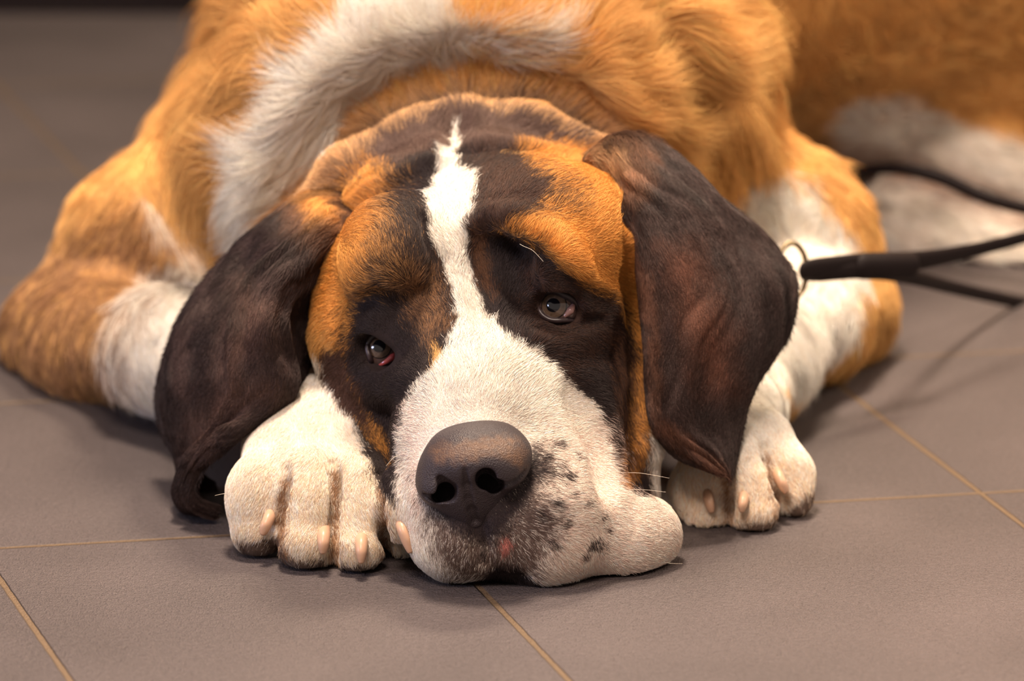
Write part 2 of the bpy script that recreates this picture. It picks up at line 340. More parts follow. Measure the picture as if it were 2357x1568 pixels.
# ================================================================== dog body
def axis(segs):
    out = [np.array([segs[0][0]])]
    for a, b, h in segs: n = max(2, int(round((b - a) / h))); out.append(np.linspace(a, b, n + 1)[1:])
    return np.concatenate(out)
RES = float(os.environ.get('RES', '.002'))
F = Field(axis([(-.46, -.2, .005), (-.2, .2, RES), (.2, .85, .006)]), axis([(-.06, .31, RES), (.31, .6, .005), (.6, 1.75, .010)]), axis([(-.012, .27, RES), (.27, .56, .006)]))
# torso, back to front
F.cap((.42, 1.25, .20), .20, (.03, .76, .26), .175, .05)
F.cap((.62, 1.45, .16), .16, (.42, 1.2, .2), .2, .05)
F.cap((.10, .78, .29), .14, (.40, 1.15, .28), .18, .08)
F.cap((.30, 1.12, .22), .19, (.62, 1.3, .22), .2, .05)
F.ell((-.01, .72, .25), (.185, .24, .21), k=.06)
# neck, rising and folding down to the head
F.cap((-.02, .64, .235), .155, (-.03, .40, .155), .130, .06)
F.cap((-.03, .42, .14), .13, (-.02, .24, .12), .105, .05)
F.ell((-.02, .45, .06), (.17, .15, .08), k=.04)
# shoulders and upper arms
F.chain([(810, 120, .64, 280), (590, 350, .60, 185), (330, 560, .56, 150), (180, 730, .53, 118)], .04)
F.chain([(1420, 240, .60, 260), (1620, 420, .58, 190), (1835, 560, .56, 145), (1910, 700, .55, 116)], .05)
# left forearm: elbow to wrist
F.chain([(120, 775, .53, 105), (230, 800, .47, 122), (400, 800, .36, 112), (600, 890, .235, 92), (695, 990, .155, 84), (720, 1050, .125, 96)], .035)
# right forearm
F.chain([(1942, 735, .55, 92), (1860, 740, .48, 110), (1740, 820, .38, 105), (1690, 930, .27, 88), (1690, 1020, .2, 85)], .035)
# hind legs
F.cap((.36, 1.12, .16), .17, (.22, .98, .13), .12, .05)
F.chain([(1960, 330, .98, 62), (2060, 330, .96, 92), (2250, 400, .95, 88), (2450, 470, .94, 84)], .03)
F.chain([(1990, 540, .86, 80), (2100, 530, .86, 110), (2300, 595, .85, 105), (2500, 620, .84, 90)], .03)
# ---- skull
F.pel(1105, 640, .19, 335, 250, .105, roll=-8, k=.03)
F.pel(1100, 520, .235, 300, 180, .085, k=.03)
F.pel(905, 590, .115, 120, 135, .05, k=.03)
F.pel(1270, 540, .128, 170, 140, .05, roll=-12, k=.055)
F.chain([(800, 620, .17, 60), (810, 780, .14, 62), (870, 930, .12, 62), (910, 1090, .10, 60)], .03)
F.chain([(1360, 470, .19, 70), (1395, 600, .165, 72), (1405, 800, .145, 78), (1415, 980, .13, 80), (1440, 1130, .12, 76)], .03)
F.pel(1130, 900, .15, 320, 260, .08, k=.03)
# ---- muzzle
F.chain([(1065, 690, .105, 90), (1080, 800, .085, 120), (1100, 920, .05, 125), (1095, 1010, .032, 118)], .025)
F.chain([(1180, 830, .09, 110), (1260, 940, .075, 130), (1300, 1060, .06, 120)], .03)
F.chain([(1000, 900, .08, 70), (1000, 1020, .055, 85)], .025)
F.chain([(1020, 1040, .045, 96), (1035, 1150, .028, 98), (1045, 1240, .014, 100)], .025)
F.chain([(1270, 1060, .05, 120), (1250, 1170, .026, 132), (1260, 1240, .020, 112)], .025)
F.chain([(1330, 1190, .045, 120), (1430, 1235, .045, 92), (1492, 1230, .054, 72)], .022)
F.pel(1120, 1170, .028, 125, 130, .040, k=.02)
# brows, lids and furrows follow the surface already there
EYES = [dict(c=(878, 806), r=.0125, gaze=(872, 796), lid=[(846,792),(856,776),(872,769),(890,776),(906,796),(922,822),(905,838),(880,852),(862,852),(853,828),(846,806)], split=5),
        dict(c=(1283, 710), r=.0135, gaze=(1272, 702), lid=[(1234,692),(1248,677),(1275,670),(1302,680),(1322,694),(1331,716),(1327,736),(1300,737),(1270,737),(1250,727),(1240,712)], split=5)]
F.onsurf([(1205, 620, .004, 20), (1260, 632, .002, 28), (1330, 668, .002, 30), (1400, 715, .004, 22)], .014)
F.onsurf([(815, 790, .004, 16), (845, 745, .003, 24), (885, 735, .003, 24), (930, 775, .004, 18)], .014)
F.onsurf([(1215, 775, .004, 22), (1290, 790, .003, 28), (1380, 770, .004, 22)], .014)
F.onsurf([(845, 890, .004, 20), (900, 890, .003, 24), (950, 855, .004, 16)], .014)
F.onsurf([(1120, 520, .003, 18), (1180, 518, 0, 26), (1250, 560, -.002, 34), (1320, 620, .0, 30)], .016)
for e in EYES: e['Y'] = F.hit(*e['c'])
F.onsurf([(1135, 575, -.002, 22), (1165, 600, -.001, 36), (1195, 655, .0, 26)], .014, True)
F.onsurf([(1160, 548, 0, 10), (1240, 600, 0, 11), (1310, 650, 0, 9), (1410, 698, 0, 8)], .010, True)
F.onsurf([(830, 700, 0, 10), (880, 685, 0, 14), (950, 690, 0, 10)], .012, True)
F.onsurf([(1225, 755, 0, 7), (1300, 762, 0, 9), (1380, 735, 0, 7)], .006, True)
F.onsurf([(1000, 700, 0, 10), (1010, 600, 0, 10), (985, 520, 0, 8)], .010, True)
F.onsurf([(1120, 760, 0, 12), (1105, 660, 0, 12), (1095, 560, 0, 10)], .012, True)
F.onsurf([(1455, 440, .0, 14), (1450, 600, .0, 14), (1485, 760, .0, 14), (1490, 980, 0, 16)], .02, True)
F.onsurf([(1400, 1120, 0, 10), (1390, 1010, 0, 10), (1330, 900, 0, 8)], .02, True)
for e in EYES:
    w = 1.15
    F.pel(*e['c'], e['Y'] - .002, 50 * w, 37 * w, .014, roll=24 if e['c'][0] < 1000 else 14, k=.006, cut=True)
# lip line, philtrum
F.onsurf([(1090, 1175, 0, 6), (1105, 1230, .0, 7), (1112, 1290, 0, 7)], .008, True)
F.pel(1168, 1332, -.008, 44, 12, .012, k=.006, cut=True)
# forehead folds behind the brow, neck folds
F.chain([(700, 520, .27, 50), (800, 400, .26, 55), (960, 330, .27, 62), (1060, 305, .27, 64), (1220, 310, .27, 60), (1380, 370, .26, 50)], .012)
F.onsurf([(790, 500, 0, 10), (880, 440, 0, 12), (1005, 385, 0, 13)], .012, True)
F.onsurf([(1050, 352, 0, 14), (1150, 340, 0, 14), (1260, 350, 0, 12), (1380, 385, 0, 10)], .012, True)
F.onsurf([(1050, 240, 0, 8), (1046, 300, 0, 9), (1048, 350, 0, 10)], .014, True)
F.onsurf([(600, 480, .022, 60), (680, 310, .022, 66), (800, 170, .022, 70), (950, 90, .022, 72), (1120, 75, .022, 72), (1290, 100, .022, 66), (1400, 190, .022, 56)], .05, y0=.2)
F.onsurf([(690, 450, .006, 22), (745, 345, .008, 28), (840, 250, .008, 32), (970, 195, .008, 34), (1100, 185, .008, 34), (1240, 200, .008, 32), (1360, 270, .006, 26)], .03, True, y0=.2)
F.onsurf([(1440, 60, .01, 40), (1530, 200, .01, 44), (1590, 340, .01, 34)], .04, y0=.2)
F.onsurf([(1560, 0, .012, 40), (1640, 140, .012, 44), (1700, 300, .012, 34)], .04, y0=.2)
F.onsurf([(1500, 60, 0, 16), (1585, 180, 0, 20), (1645, 330, 0, 16)], .03, True, y0=.2)
F.onsurf([(1770, 150, 0, 20), (1800, 260, 0, 30), (1830, 340, 0, 30)], .03, True, y0=.2)
F.onsurf([(430, 260, 0, 14), (400, 390, 0, 22), (440, 480, 0, 24), (500, 570, 0, 20)], .03, True, y0=.2)
# ---- left paw
F.pel(715, 1065, .115, 150, 115, .06, k=.03)
for pts in ([(645,1065,.10,66),(598,1130,.080,62),(592,1222,.066,60)], [(705,1060,.09,70),(708,1140,.062,64),(702,1248,.042,66)], [(790,1060,.09,70),(825,1140,.060,60),(822,1258,.036,62)], [(858,1080,.10,62),(895,1150,.078,52),(915,1235,.064,50)]):
    F.chain(pts, .012)
for a in ([(596,1105,.012,48),(582,1170,.012,46)], [(712,1095,.012,50),(712,1180,.012,48)], [(828,1090,.012,48),(828,1190,.012,46)], [(915,1120,.010,38),(922,1200,.010,38)]):
    F.onsurf(a, .012)
for a in ([(660,1080,.0,6),(660,1150,.006,13),(650,1215,.007,14),(640,1275,.005,16)], [(768,1065,.0,6),(778,1150,.006,13),(774,1230,.007,14),(768,1310,.005,16)], [(868,1090,.0,6),(882,1180,.006,13),(884,1300,.005,16)]):
    F.onsurf(a, .007, True)
# ---- right paw
F.pel(1700, 1060, .18, 110, 110, .05, k=.03)
for pts in ([(1640,1040,.17,60),(1610,1120,.15,54),(1625,1185,.135,48)], [(1700,1040,.165,62),(1715,1120,.135,58),(1735,1180,.125,54)], [(1760,1010,.18,58),(1810,1090,.165,54),(1822,1145,.155,50)]):
    F.chain(pts, .012)
F.onsurf([(1668, 1070, 0, 8), (1676, 1130, .005, 14), (1680, 1215, 0, 9)], .007, True); F.onsurf([(1758, 1030, 0, 8), (1775, 1100, .005, 14), (1800, 1180, 0, 9)], .007, True)
F.floor(.0015)
bv, bf = F.mesh()
dog = link_mesh('dog', bv, bf, M_skin)
tag(dog, 'tan and white dog with a dark-masked face lying flat on grey tiles', 'dog')
LAY = HEADL[:0]
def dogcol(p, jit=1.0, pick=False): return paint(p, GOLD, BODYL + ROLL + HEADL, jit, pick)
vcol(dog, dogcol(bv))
bn = vnormals(dog)
print('dog verts', len(bv), bv.min(0), bv.max(0))

# ================================================================== nose
def small_field(lo, hi, h): return Field(*[np.arange(l, u + h, h) for l, u in zip(lo, hi)])
c0 = P(1085, 1075, -.012)
N = small_field(c0 - [.045, .04, .04], c0 + [.045, .04, .04], .0008)
N.pel(1095, 1050, -.006, 124, 66, .028, roll=-9, k=.008)
N.pel(1090, 1020, .006, 96, 46, .024, roll=-8, k=.01)
N.pel(1006, 1105, -.004, 50, 56, .024, roll=8, k=.009)
N.pel(1158, 1072, -.006, 62, 52, .024, roll=-28, k=.009)
N.chain([(1075, 1060, -.012, 46), (1072, 1120, -.010, 42), (1086, 1188, -.003, 34)], .012)
N.pel(1085, 1130, .004, 92, 66, .020, k=.012)
hn = [N.hit(1030, 1130), N.hit(1118, 1100), N.hit(1142, 1116)]
N.onsurf([(1016, 1104, .001, 10), (1032, 1120, .002, 17), (1028, 1140, .002, 18), (1004, 1150, .001, 12), (980, 1142, .002, 7)], .0025, True)
N.chain([(1026, 1132, hn[0] - .001, 21), (1022, 1132, hn[0] + .020, 24)], .002, True)
N.chain([(1004, 1142, hn[0] + .002, 13), (1015, 1138, hn[0] + .020, 20)], .002, True)
N.chain([(1118, 1100, hn[1] - .001, 24), (1116, 1104, hn[1] + .020, 26)], .002, True)
N.chain([(1145, 1118, hn[2], 18), (1132, 1112, hn[2] + .016, 24)], .002, True)
N.chain([(1145, 1120, hn[2] + .001, 13), (1180, 1112, hn[2] + .003, 10), (1208, 1086, hn[2] + .007, 6)], .002, True)
N.onsurf([(1070, 1085, .0, 4), (1078, 1150, .0, 6), (1094, 1200, .0, 7)], .003, True)
nv, nf = N.mesh()
nose = link_mesh('nose', nv, nf, M_nose, dog)
nc = np.tile(np.array((.045, .034, .038)), (len(nv), 1)); sp = proj(nv)
a_ = (.75 * np.clip(.5 - pdist(sp + noise3(nv, 300)[:, :2] * 9, [(990,1030),(1080,1012),(1170,1000),(1212,1035),(1205,1085),(1150,1052),(1080,1062),(1000,1066)]) / 20, 0, 1) * (.65 + .35 * noise(nv, 500)))[:, None]
nc = nc * (1 - a_) + np.array((.19, .10, .055)) * a_
vcol(nose, nc)
# ================================================================== eyes
def sphere_part(name, c, r, look, mat_, colf, parent, nu=48, nv_=32):
    look = look / np.linalg.norm(look); up = np.array([0, 0, 1.]); x = np.cross(look, up); x /= np.linalg.norm(x); u = np.cross(x, look)
    V = [c + look * r * 1.0]; A = [0.]
    for i in range(1, nv_ + 1):
        th = math.pi * .55 * i / nv_
        for j in range(nu):
            ph = 2 * math.pi * j / nu; rr = r * (1 + .07 * math.exp(-(th / .45) ** 2))
            V.append(c + rr * (look * math.cos(th) + math.sin(th) * (x * math.cos(ph) + u * math.sin(ph)))); A.append(th)
    V[0] = c + look * r * 1.07
    Fq = []
    for i in range(nv_ - 1):
        for j in range(nu): a = 1 + i * nu + j; b = 1 + i * nu + (j + 1) % nu; Fq.append((a, a + nu, b + nu, b))
    o = link_mesh(name, V, Fq, mat_, parent)
    import bmesh
    bm = bmesh.new(); bm.from_mesh(o.data); bm.verts.ensure_lookup_table()
    for j in range(nu): bm.faces.new((bm.verts[0], bm.verts[1 + j], bm.verts[1 + (j + 1) % nu]))
    bmesh.ops.recalc_face_normals(bm, faces=bm.faces); bm.to_mesh(o.data); bm.free()
    o.data.polygons.foreach_set('use_smooth', np.ones(len(o.data.polygons), bool))
    vcol(o, colf(np.array(A), np.array(V))); return o
def tube(name, pts, rad, m, parent=None, n=10, closed=False, flat=1.0, samples=6, up=(0, 0, 1)):
    """smooth tube through 3-D points, rad a number or one per point"""
    pts = np.asarray(pts, float); rad = np.broadcast_to(rad, len(pts)).astype(float)
    k = len(pts); Q = []; R = []
    last = k if closed else k - 1
    for i in range(last):
        g = lambda j: pts[j % k] if closed else pts[min(max(j, 0), k - 1)]
        p0, p1, p2, p3 = g(i - 1), g(i), g(i + 1), g(i + 2); r1, r2 = rad[i], rad[(i + 1) % k]
        for t in np.linspace(0, 1, samples, endpoint=False):
            Q.append(.5 * ((2 * p1) + (-p0 + p2) * t + (2 * p0 - 5 * p1 + 4 * p2 - p3) * t * t + (-p0 + 3 * p1 - 3 * p2 + p3) * t ** 3)); R.append(r1 + (r2 - r1) * t)
    if not closed: Q.append(pts[-1]); R.append(rad[-1])
    Q = np.array(Q); R = np.array(R); T = np.roll(Q, -1, 0) - np.roll(Q, 1, 0)
    if not closed: T[0] = Q[1] - Q[0]; T[-1] = Q[-1] - Q[-2]
    T /= np.linalg.norm(T, axis=1)[:, None] + 1e-12; U = np.cross(T, np.array(up, float)); U /= np.linalg.norm(U, axis=1)[:, None] + 1e-9; Wv = np.cross(U, T)
    V = []; m_ = len(Q)
    for i in range(m_):
        for j in range(n): a = 2 * math.pi * j / n; V.append(Q[i] + R[i] * (U[i] * math.cos(a) * flat + Wv[i] * math.sin(a)))
    Fq = [(i * n + j, i * n + (j + 1) % n, ((i + 1) % m_) * n + (j + 1) % n, ((i + 1) % m_) * n + j) for i in range(m_ if closed else m_ - 1) for j in range(n)]
    if not closed:
        for i_, sg in ((0, -1), (m_ - 1, 1)):
            prev = i_ * n
            for an in (.35, .75, 1.1, 1.4):
                cc = Q[i_] + T[i_] * sg * R[i_] * .8 * math.sin(an); st = len(V)
                for j in range(n):
                    a = 2 * math.pi * j / n; V.append(cc + R[i_] * math.cos(an) * (U[i_] * math.cos(a) * flat + Wv[i_] * math.sin(a)))
                Fq += [(prev + j, prev + (j + 1) % n, st + (j + 1) % n, st + j)[::sg] for j in range(n)]; prev = st
            Fq += [(prev, prev + j, prev + j + 1, prev + j + 2)[::sg] for j in range(1, n - 2, 2)]
    return link_mesh(name, V, Fq, m, parent)
M_eye = mat('wet_eye', attr='coat', rough=.12, spec=.6, coat=1); M_eye.node_tree.nodes['Principled BSDF'].inputs['Coat Roughness'].default_value = .03
M_haw = mat('pink_haw', (.55, .09, .08), rough=.2, spec=.6, coat=.6)
M_haw2 = mat('pale_haw', (.30, .16, .14), rough=.2, spec=.6, coat=.6)
for n_, e in enumerate(EYES):
    r = e['r']; c = P(*e['c'], e['Y'] + r * 1.02 + .001)
    look = CAM - c; look /= np.linalg.norm(look)
    g = P(*e['gaze'], e['Y']); look = look * r + (g - P(*e['c'], e['Y']));
    def ec(A, V, n_=n_):
        C = np.zeros((len(A), 3)); nz = noise(V, 900)
        C[:] = (.16, .10, .085)
        C[A < .66] = (.012, .010, .010)
        iris = A < .60; C[iris] = np.array((.16, .105, .07)) * (1 + .3 * nz[iris])[:, None]
        C[A < .32] = (.006, .006, .008)
        return np.clip(C, 0, 1)
    sphere_part('eyeball', c, r, look, M_eye, ec, dog, 64, 56)
    def onball(px, py, lift):
        lo, hi = c[1] - 2.2 * r, c[1]
        for _ in range(40):
            m_ = (lo + hi) / 2
            if np.linalg.norm(P(px, py, m_) - c) > r + lift: lo = m_
            else: hi = m_
        return P(px, py, hi)
    lid = [onball(x, y, .0008) for x, y in e['lid']]
    lo_ = link_mesh
    def big(nm, pts, rr, cc):
        o = tube(nm, pts, rr, M_lid, dog, 10, samples=8); v = np.empty(len(o.data.vertices) * 3, np.float32); o.data.vertices.foreach_get('co', v)
        v = v.reshape(-1, 3); vcol(o, np.array(cc) * (1 + .35 * noise(v, 600))[:, None]); return o
    sidx = e['split']
    big('eyelid', lid[:sidx + 1], [.0016, .0026, .0030, .0030, .0026, .0014], (.030, .020, .019))
    big('eyelid', lid[sidx:] + [lid[0]], [.0014] + [.0019] * (len(lid) - sidx - 1) + [.0014], (.045, .028, .028))
    if n_ == 0:
        tube('inner_eyelid', [onball(868, 842, -.0004), onball(884, 835, -.0002), onball(902, 822, .0), onball(914, 812, .0)], [.0008, .0016, .0024, .0012], M_haw, dog, 12)
    else:
        tube('inner_eyelid', [onball(1300, 728, .0003), onball(1312, 716, .0006), onball(1318, 704, .0005)], [.0012, .0026, .0016], M_haw2, dog, 12)
# ================================================================== ears
def ear(name, rows, thick, colf, wr, seed, rim=0):
    """rows: control points (px,py,Y) across the flap, from the root to the tip"""
    C = np.array([[P(*p) for p in r] for r in rows])
    def cr(A, n):
        m_ = len(A); t = np.linspace(0, m_ - 1, n); i = np.minimum(t.astype(int), m_ - 2); f = (t - i).reshape([-1] + [1] * (A.ndim - 1))
        g = lambda j: A[np.clip(j, 0, m_ - 1)]
        p0, p1, p2, p3 = g(i - 1), g(i), g(i + 1), g(i + 2)
        return .5 * (2 * p1 + (p2 - p0) * f + (2 * p0 - 5 * p1 + 4 * p2 - p3) * f * f + (3 * p1 - p0 - 3 * p2 + p3) * f ** 3)
    nu, nv2 = 110, 70
    Q = cr(C, nu); Q = cr(Q.transpose(1, 0, 2), nv2).transpose(1, 0, 2)
    du = np.gradient(Q, axis=0); dv = np.gradient(Q, axis=1); Nn = np.cross(du, dv); Nn /= np.linalg.norm(Nn, axis=2)[..., None] + 1e-12
    if (Nn * (CAM - Q)).sum() < 0: Nn = -Nn
    U, Vv = np.meshgrid(np.linspace(0, 1, nu), np.linspace(0, 1, nv2), indexing='ij')
    pts = np.stack([Vv.ravel() * 3.2 + .5 * noise(Q.reshape(-1, 3), 25, seed), U.ravel() * 1.1, np.full(U.size, seed * 1.7)], -1)
    fold = noise(pts * [1, .55, 1], 2.4, seed) + .6 * noise(pts * [1, .5, 1], 5.5, seed + 1); fold = fold.reshape(U.shape)
    if rim: fold = fold * .8 + rim * (np.exp(-((Vv - .15) / .05) ** 2) - .9 * np.exp(-((Vv - .26) / .06) ** 2)) / wr
    env = np.clip(U * 5, 0, 1) * (.35 + .65 * np.sin(np.pi * np.clip(Vv, .04, .96)))
    Q = Q + Nn * (wr * fold * env)[..., None]
    th = thick * np.sqrt(np.clip(1 - (2 * Vv - 1) ** 8, 0, 1)) * np.sqrt(np.clip(1 - U ** 12, 0.0, 1)) * .5
    top = (Q + Nn * th[..., None]).reshape(-1, 3); bot = (Q - Nn * th[..., None]).reshape(-1, 3)
    V = np.concatenate([top, bot]); o = nu * nv2
    I = np.arange(o).reshape(nu, nv2); q = np.stack([I[:-1, :-1], I[1:, :-1], I[1:, 1:], I[:-1, 1:]], -1).reshape(-1, 4)
    Fq = [q, q[:, ::-1] + o]
    for e_ in (I[:, 0], I[::-1, -1], I[-1, :], I[0, ::-1]):
        Fq.append(np.stack([e_[:-1], e_[:-1] + o, e_[1:] + o, e_[1:]], -1))
    Fq = np.concatenate(Fq)
    ob = link_mesh(name, V, Fq, M_skin, dog)
    import bmesh
    bm = bmesh.new(); bm.from_mesh(ob.data); bmesh.ops.recalc_face_normals(bm, faces=bm.faces); bm.to_mesh(ob.data); bm.free()
    ob.data.polygons.foreach_set('use_smooth', np.ones(len(ob.data.polygons), bool))
    flow = du / (np.linalg.norm(du, axis=2)[..., None] + 1e-12); flow = np.concatenate([flow.reshape(-1, 3)] * 2)
    uv = np.concatenate([np.stack([U.ravel(), Vv.ravel()], -1)] * 2)
    vcol(ob, colf(V)); return ob, flow, uv
EARR = [(BROWN, [(1300,300),(1460,300),(1500,340),(1480,440),(1420,470),(1340,430)], 26, -1, 1, .9),
        (LTAN, [(1320,340),(1380,340),(1430,340),(1420,390),(1360,400)], 24, -1, 1, .6),
        ((.15,.058,.034), [(1520,560),(1600,560),(1680,760),(1700,900),(1620,900),(1560,760)], 40, -1, 1, .65),
        ((.17,.075,.045), [(1440,500),(1500,640),(1525,800),(1520,960),(1700,1100),(1660,1110),(1500,980),(1490,760),(1430,540)], 12, -1, 1, .6)]
EARL = [(BROWN, [(640,420),(800,420),(820,560),(740,560),(680,520)], 26, -1, 1, .85), (TAN, [(690,430),(760,440),(780,500),(720,500)], 22, -1, 1, .7),
        ((.12,.062,.045), [(560,640),(620,700),(560,860),(640,900),(540,960),(440,1080),(430,1000),(500,880)], 35, -1, 1, .6),
        ((.10,.055,.045), [(400,760),(440,740),(430,900),(400,900)], 20, -1, 1, .5)]
earcol = lambda L_: (lambda V: paint(V, (.040, .024, .021), L_, 1.3) * (1 + .5 * np.clip(noise(V * [1, 1, .45], 70, 9), -1, 1))[:, None])
RR = [[(1290,420,.24),(1340,372,.23),(1400,350,.23),(1450,345,.25),(1480,370,.28)],
      [(1345,400,.19),(1385,350,.185),(1440,314,.20),(1490,326,.235),(1530,370,.27)],
      [(1390,450,.215),(1434,420,.165),(1490,385,.17),(1570,390,.215),(1610,425,.26)],
      [(1428,530,.210),(1462,512,.140),(1540,480,.15),(1640,470,.19),(1705,490,.24)],
      [(1464,615,.200),(1494,600,.120),(1590,580,.135),(1710,560,.18),(1790,575,.23)],
      [(1478,710,.185),(1512,700,.108),(1620,680,.122),(1750,650,.165),(1834,650,.215)],
      [(1490,800,.175),(1522,790,.100),(1630,780,.110),(1750,760,.15),(1812,775,.195)],
      [(1494,890,.165),(1524,890,.092),(1600,890,.100),(1700,870,.13),(1745,880,.165)],
      [(1504,960,.130),(1530,975,.088),(1590,990,.095),(1665,975,.12),(1712,975,.145)],
      [(1545,1020,.118),(1570,1035,.090),(1620,1050,.095),(1665,1050,.11),(1698,1050,.13)],
      [(1640,1078,.108),(1650,1085,.098),(1664,1095,.098),(1676,1100,.106),(1688,1104,.115)]]
LL = [[(730,440,.27),(765,440,.25),(790,450,.24),(815,470,.23),(830,500,.20),(835,530,.19)],
      [(676,458,.25),(705,465,.225),(735,480,.20),(762,505,.175),(785,535,.168),(800,560,.17)],
      [(600,518,.235),(635,525,.20),(675,545,.175),(712,565,.15),(742,580,.160),(775,590,.18)],
      [(520,585,.235),(565,595,.20),(610,612,.165),(650,628,.135),(685,640,.150),(765,640,.185)],
      [(452,655,.235),(500,670,.19),(560,682,.155),(618,685,.125),(650,705,.140),(755,705,.190)],
      [(400,740,.235),(450,760,.18),(525,765,.145),(600,745,.114),(640,755,.128),(745,770,.190)],
      [(367,835,.235),(420,850,.175),(505,850,.140),(595,820,.112),(642,820,.124),(715,835,.180)],
      [(357,915,.235),(410,932,.175),(495,922,.140),(600,885,.110),(652,876,.118),(682,892,.140)],
      [(366,975,.230),(415,992,.175),(485,985,.14),(560,950,.114),(625,925,.118),(660,915,.130)],
      [(392,1030,.22),(425,1045,.175),(465,1040,.145),(510,1008,.118),(550,975,.116),(575,962,.122)],
      [(430,1070,.215),(412,1080,.185),(430,1082,.15),(468,1060,.125),(500,1030,.117),(520,1014,.118)],
      [(490,1110,.215),(440,1120,.200),(414,1128,.165),(430,1120,.135),(450,1104,.125),(464,1092,.120)],
      [(505,1140,.205),(460,1160,.195),(430,1165,.165),(436,1158,.140),(446,1149,.130),(456,1140,.124)],
      [(512,1160,.190),(500,1178,.180),(492,1186,.160),(494,1180,.142),(500,1172,.134),(505,1165,.130)]]
earR, flR, uvR = ear('ear', RR, .0055, earcol(EARR), .0045, 3, .0035)
earL, flL, uvL = ear('ear', LL, .0055, earcol(EARL), .0075, 8)
# ================================================================== claws
def claw(px, py, dx, dy, L=62, w=13, dY=-.006):
    h = F.hit(px, py)
    q = []
    for t, o_, r0 in ((-.3, .010, .8), (0., .004, 1.02), (.3, dY * .45, 1.02), (.65, dY * .85, .9), (1.0, dY * .95, .58)):
        c = P(px + dx * L * t, py + dy * L * t, h + o_); c[2] = max(c[2], .003); q.append((c, r0 * w * MPP))
    tube('claw', [a for a, _ in q], [b for _, b in q], M_claw, dog, 16, flat=.85)
claw(624, 1180, -.38, .92, 50, 16, -.010); claw(745, 1222, -.05, 1, 46, 18, -.010); claw(831, 1238, 0, 1, 52, 18, -.010); claw(918, 1200, .35, .94, 72, 14, -.007)
claw(1628, 1135, .2, .95, 42, 15, -.01); claw(1712, 1140, -.15, 1, 34, 15, -.01); claw(1785, 1085, .45, .9, 50, 15, -.01)
# ================================================================== whiskers
def whisk(*p):
    q = [P(x, y, Y) for x, y, Y in p]; tube('whisker', q, np.linspace(.00014, .00006, len(q)), M_whisk, dog, 6)
whisk((1415, 1090, .05), (1470, 1089, .035), (1540, 1101, .03)); whisk((1400, 1129, .045), (1470, 1127, .03), (1532, 1133, .025))
whisk((932, 1045, .03), (908, 1052, .025), (888, 1073, .02)); whisk((1196, 562, .06), (1205, 567, .05), (1226, 577, .035), (1250, 602, .03)); whisk((520, 1136, .03), (508, 1138, .028), (494, 1141, .025))
whisk((1500, 1285, .04), (1535, 1296, .03), (1570, 1298, .02))
# ================================================================== leash
leash = bpy.data.objects.new('dog_leash', None); sc.collection.objects.link(leash); leash.location = P(1840, 620, .36)
tag(leash, 'black leather leash with a metal ring running right from the dog', 'leash')
def rel(o): o.parent = leash; o.matrix_parent_inverse = leash.matrix_basis.inverted(); return o
leash.matrix_basis = leash.matrix_basis
bpy.context.view_layer.update()
def ringpts(cx, cy, Y, rx, rz, n=20): return [P(cx + rx * math.cos(a), cy + rz * math.sin(a), Y + .006 * math.cos(a)) for a in np.linspace(0, 2 * math.pi, n, endpoint=False)]
r_ = rel(tube('ring', ringpts(1822, 624, .36, 34, 64), .0019, M_metal, None, 10, closed=True, up=(0, 1, 0)))
def strap(name, pts, h, t=.0025):
    q = np.array([P(*p) for p in pts]); return rel(tube(name, q, [x * S(.5) for x in h], M_leather, None, 12, flat=t / (h[0] * S(.5))))
strap('strap', [(1850, 622, .355), (1880, 618, .365), (1990, 606, .40), (2110, 600, .44), (2230, 578, .5), (2360, 546, .56), (2520, 500, .62), (2900, 420, .74), (3300, 360, .86)], [20, 24, 24, 22, 17, 16, 16, 16, 16])
strap('strap', [(1852, 628, .36), (1890, 626, .37), (1990, 622, .40), (2080, 634, .46), (2200, 664, .58), (2360, 700, .70), (2480, 726, .74), (2640, 742, .762), (2900, 700, .80), (3250, 640, .86)], [18, 22, 20, 18, 16, 16, 16, 16, 16, 16])
strap('strap_keeper', [(1985, 613, .395), (2040, 613, .41), (2095, 612, .43)], [30, 31, 30], .006)
strap('strap', [(1960, 395, .80), (2060, 388, .78), (2160, 408, .77), (2260, 452, .76), (2360, 480, .74), (2520, 510, .72), (2900, 500, .78), (3300, 440, .86)], [12, 15, 18, 18, 17, 16, 16, 16])
for o in list(leash.children):
    if o.name.startswith('strap_keeper'): tag(o, 'stitched brown leather keeper')

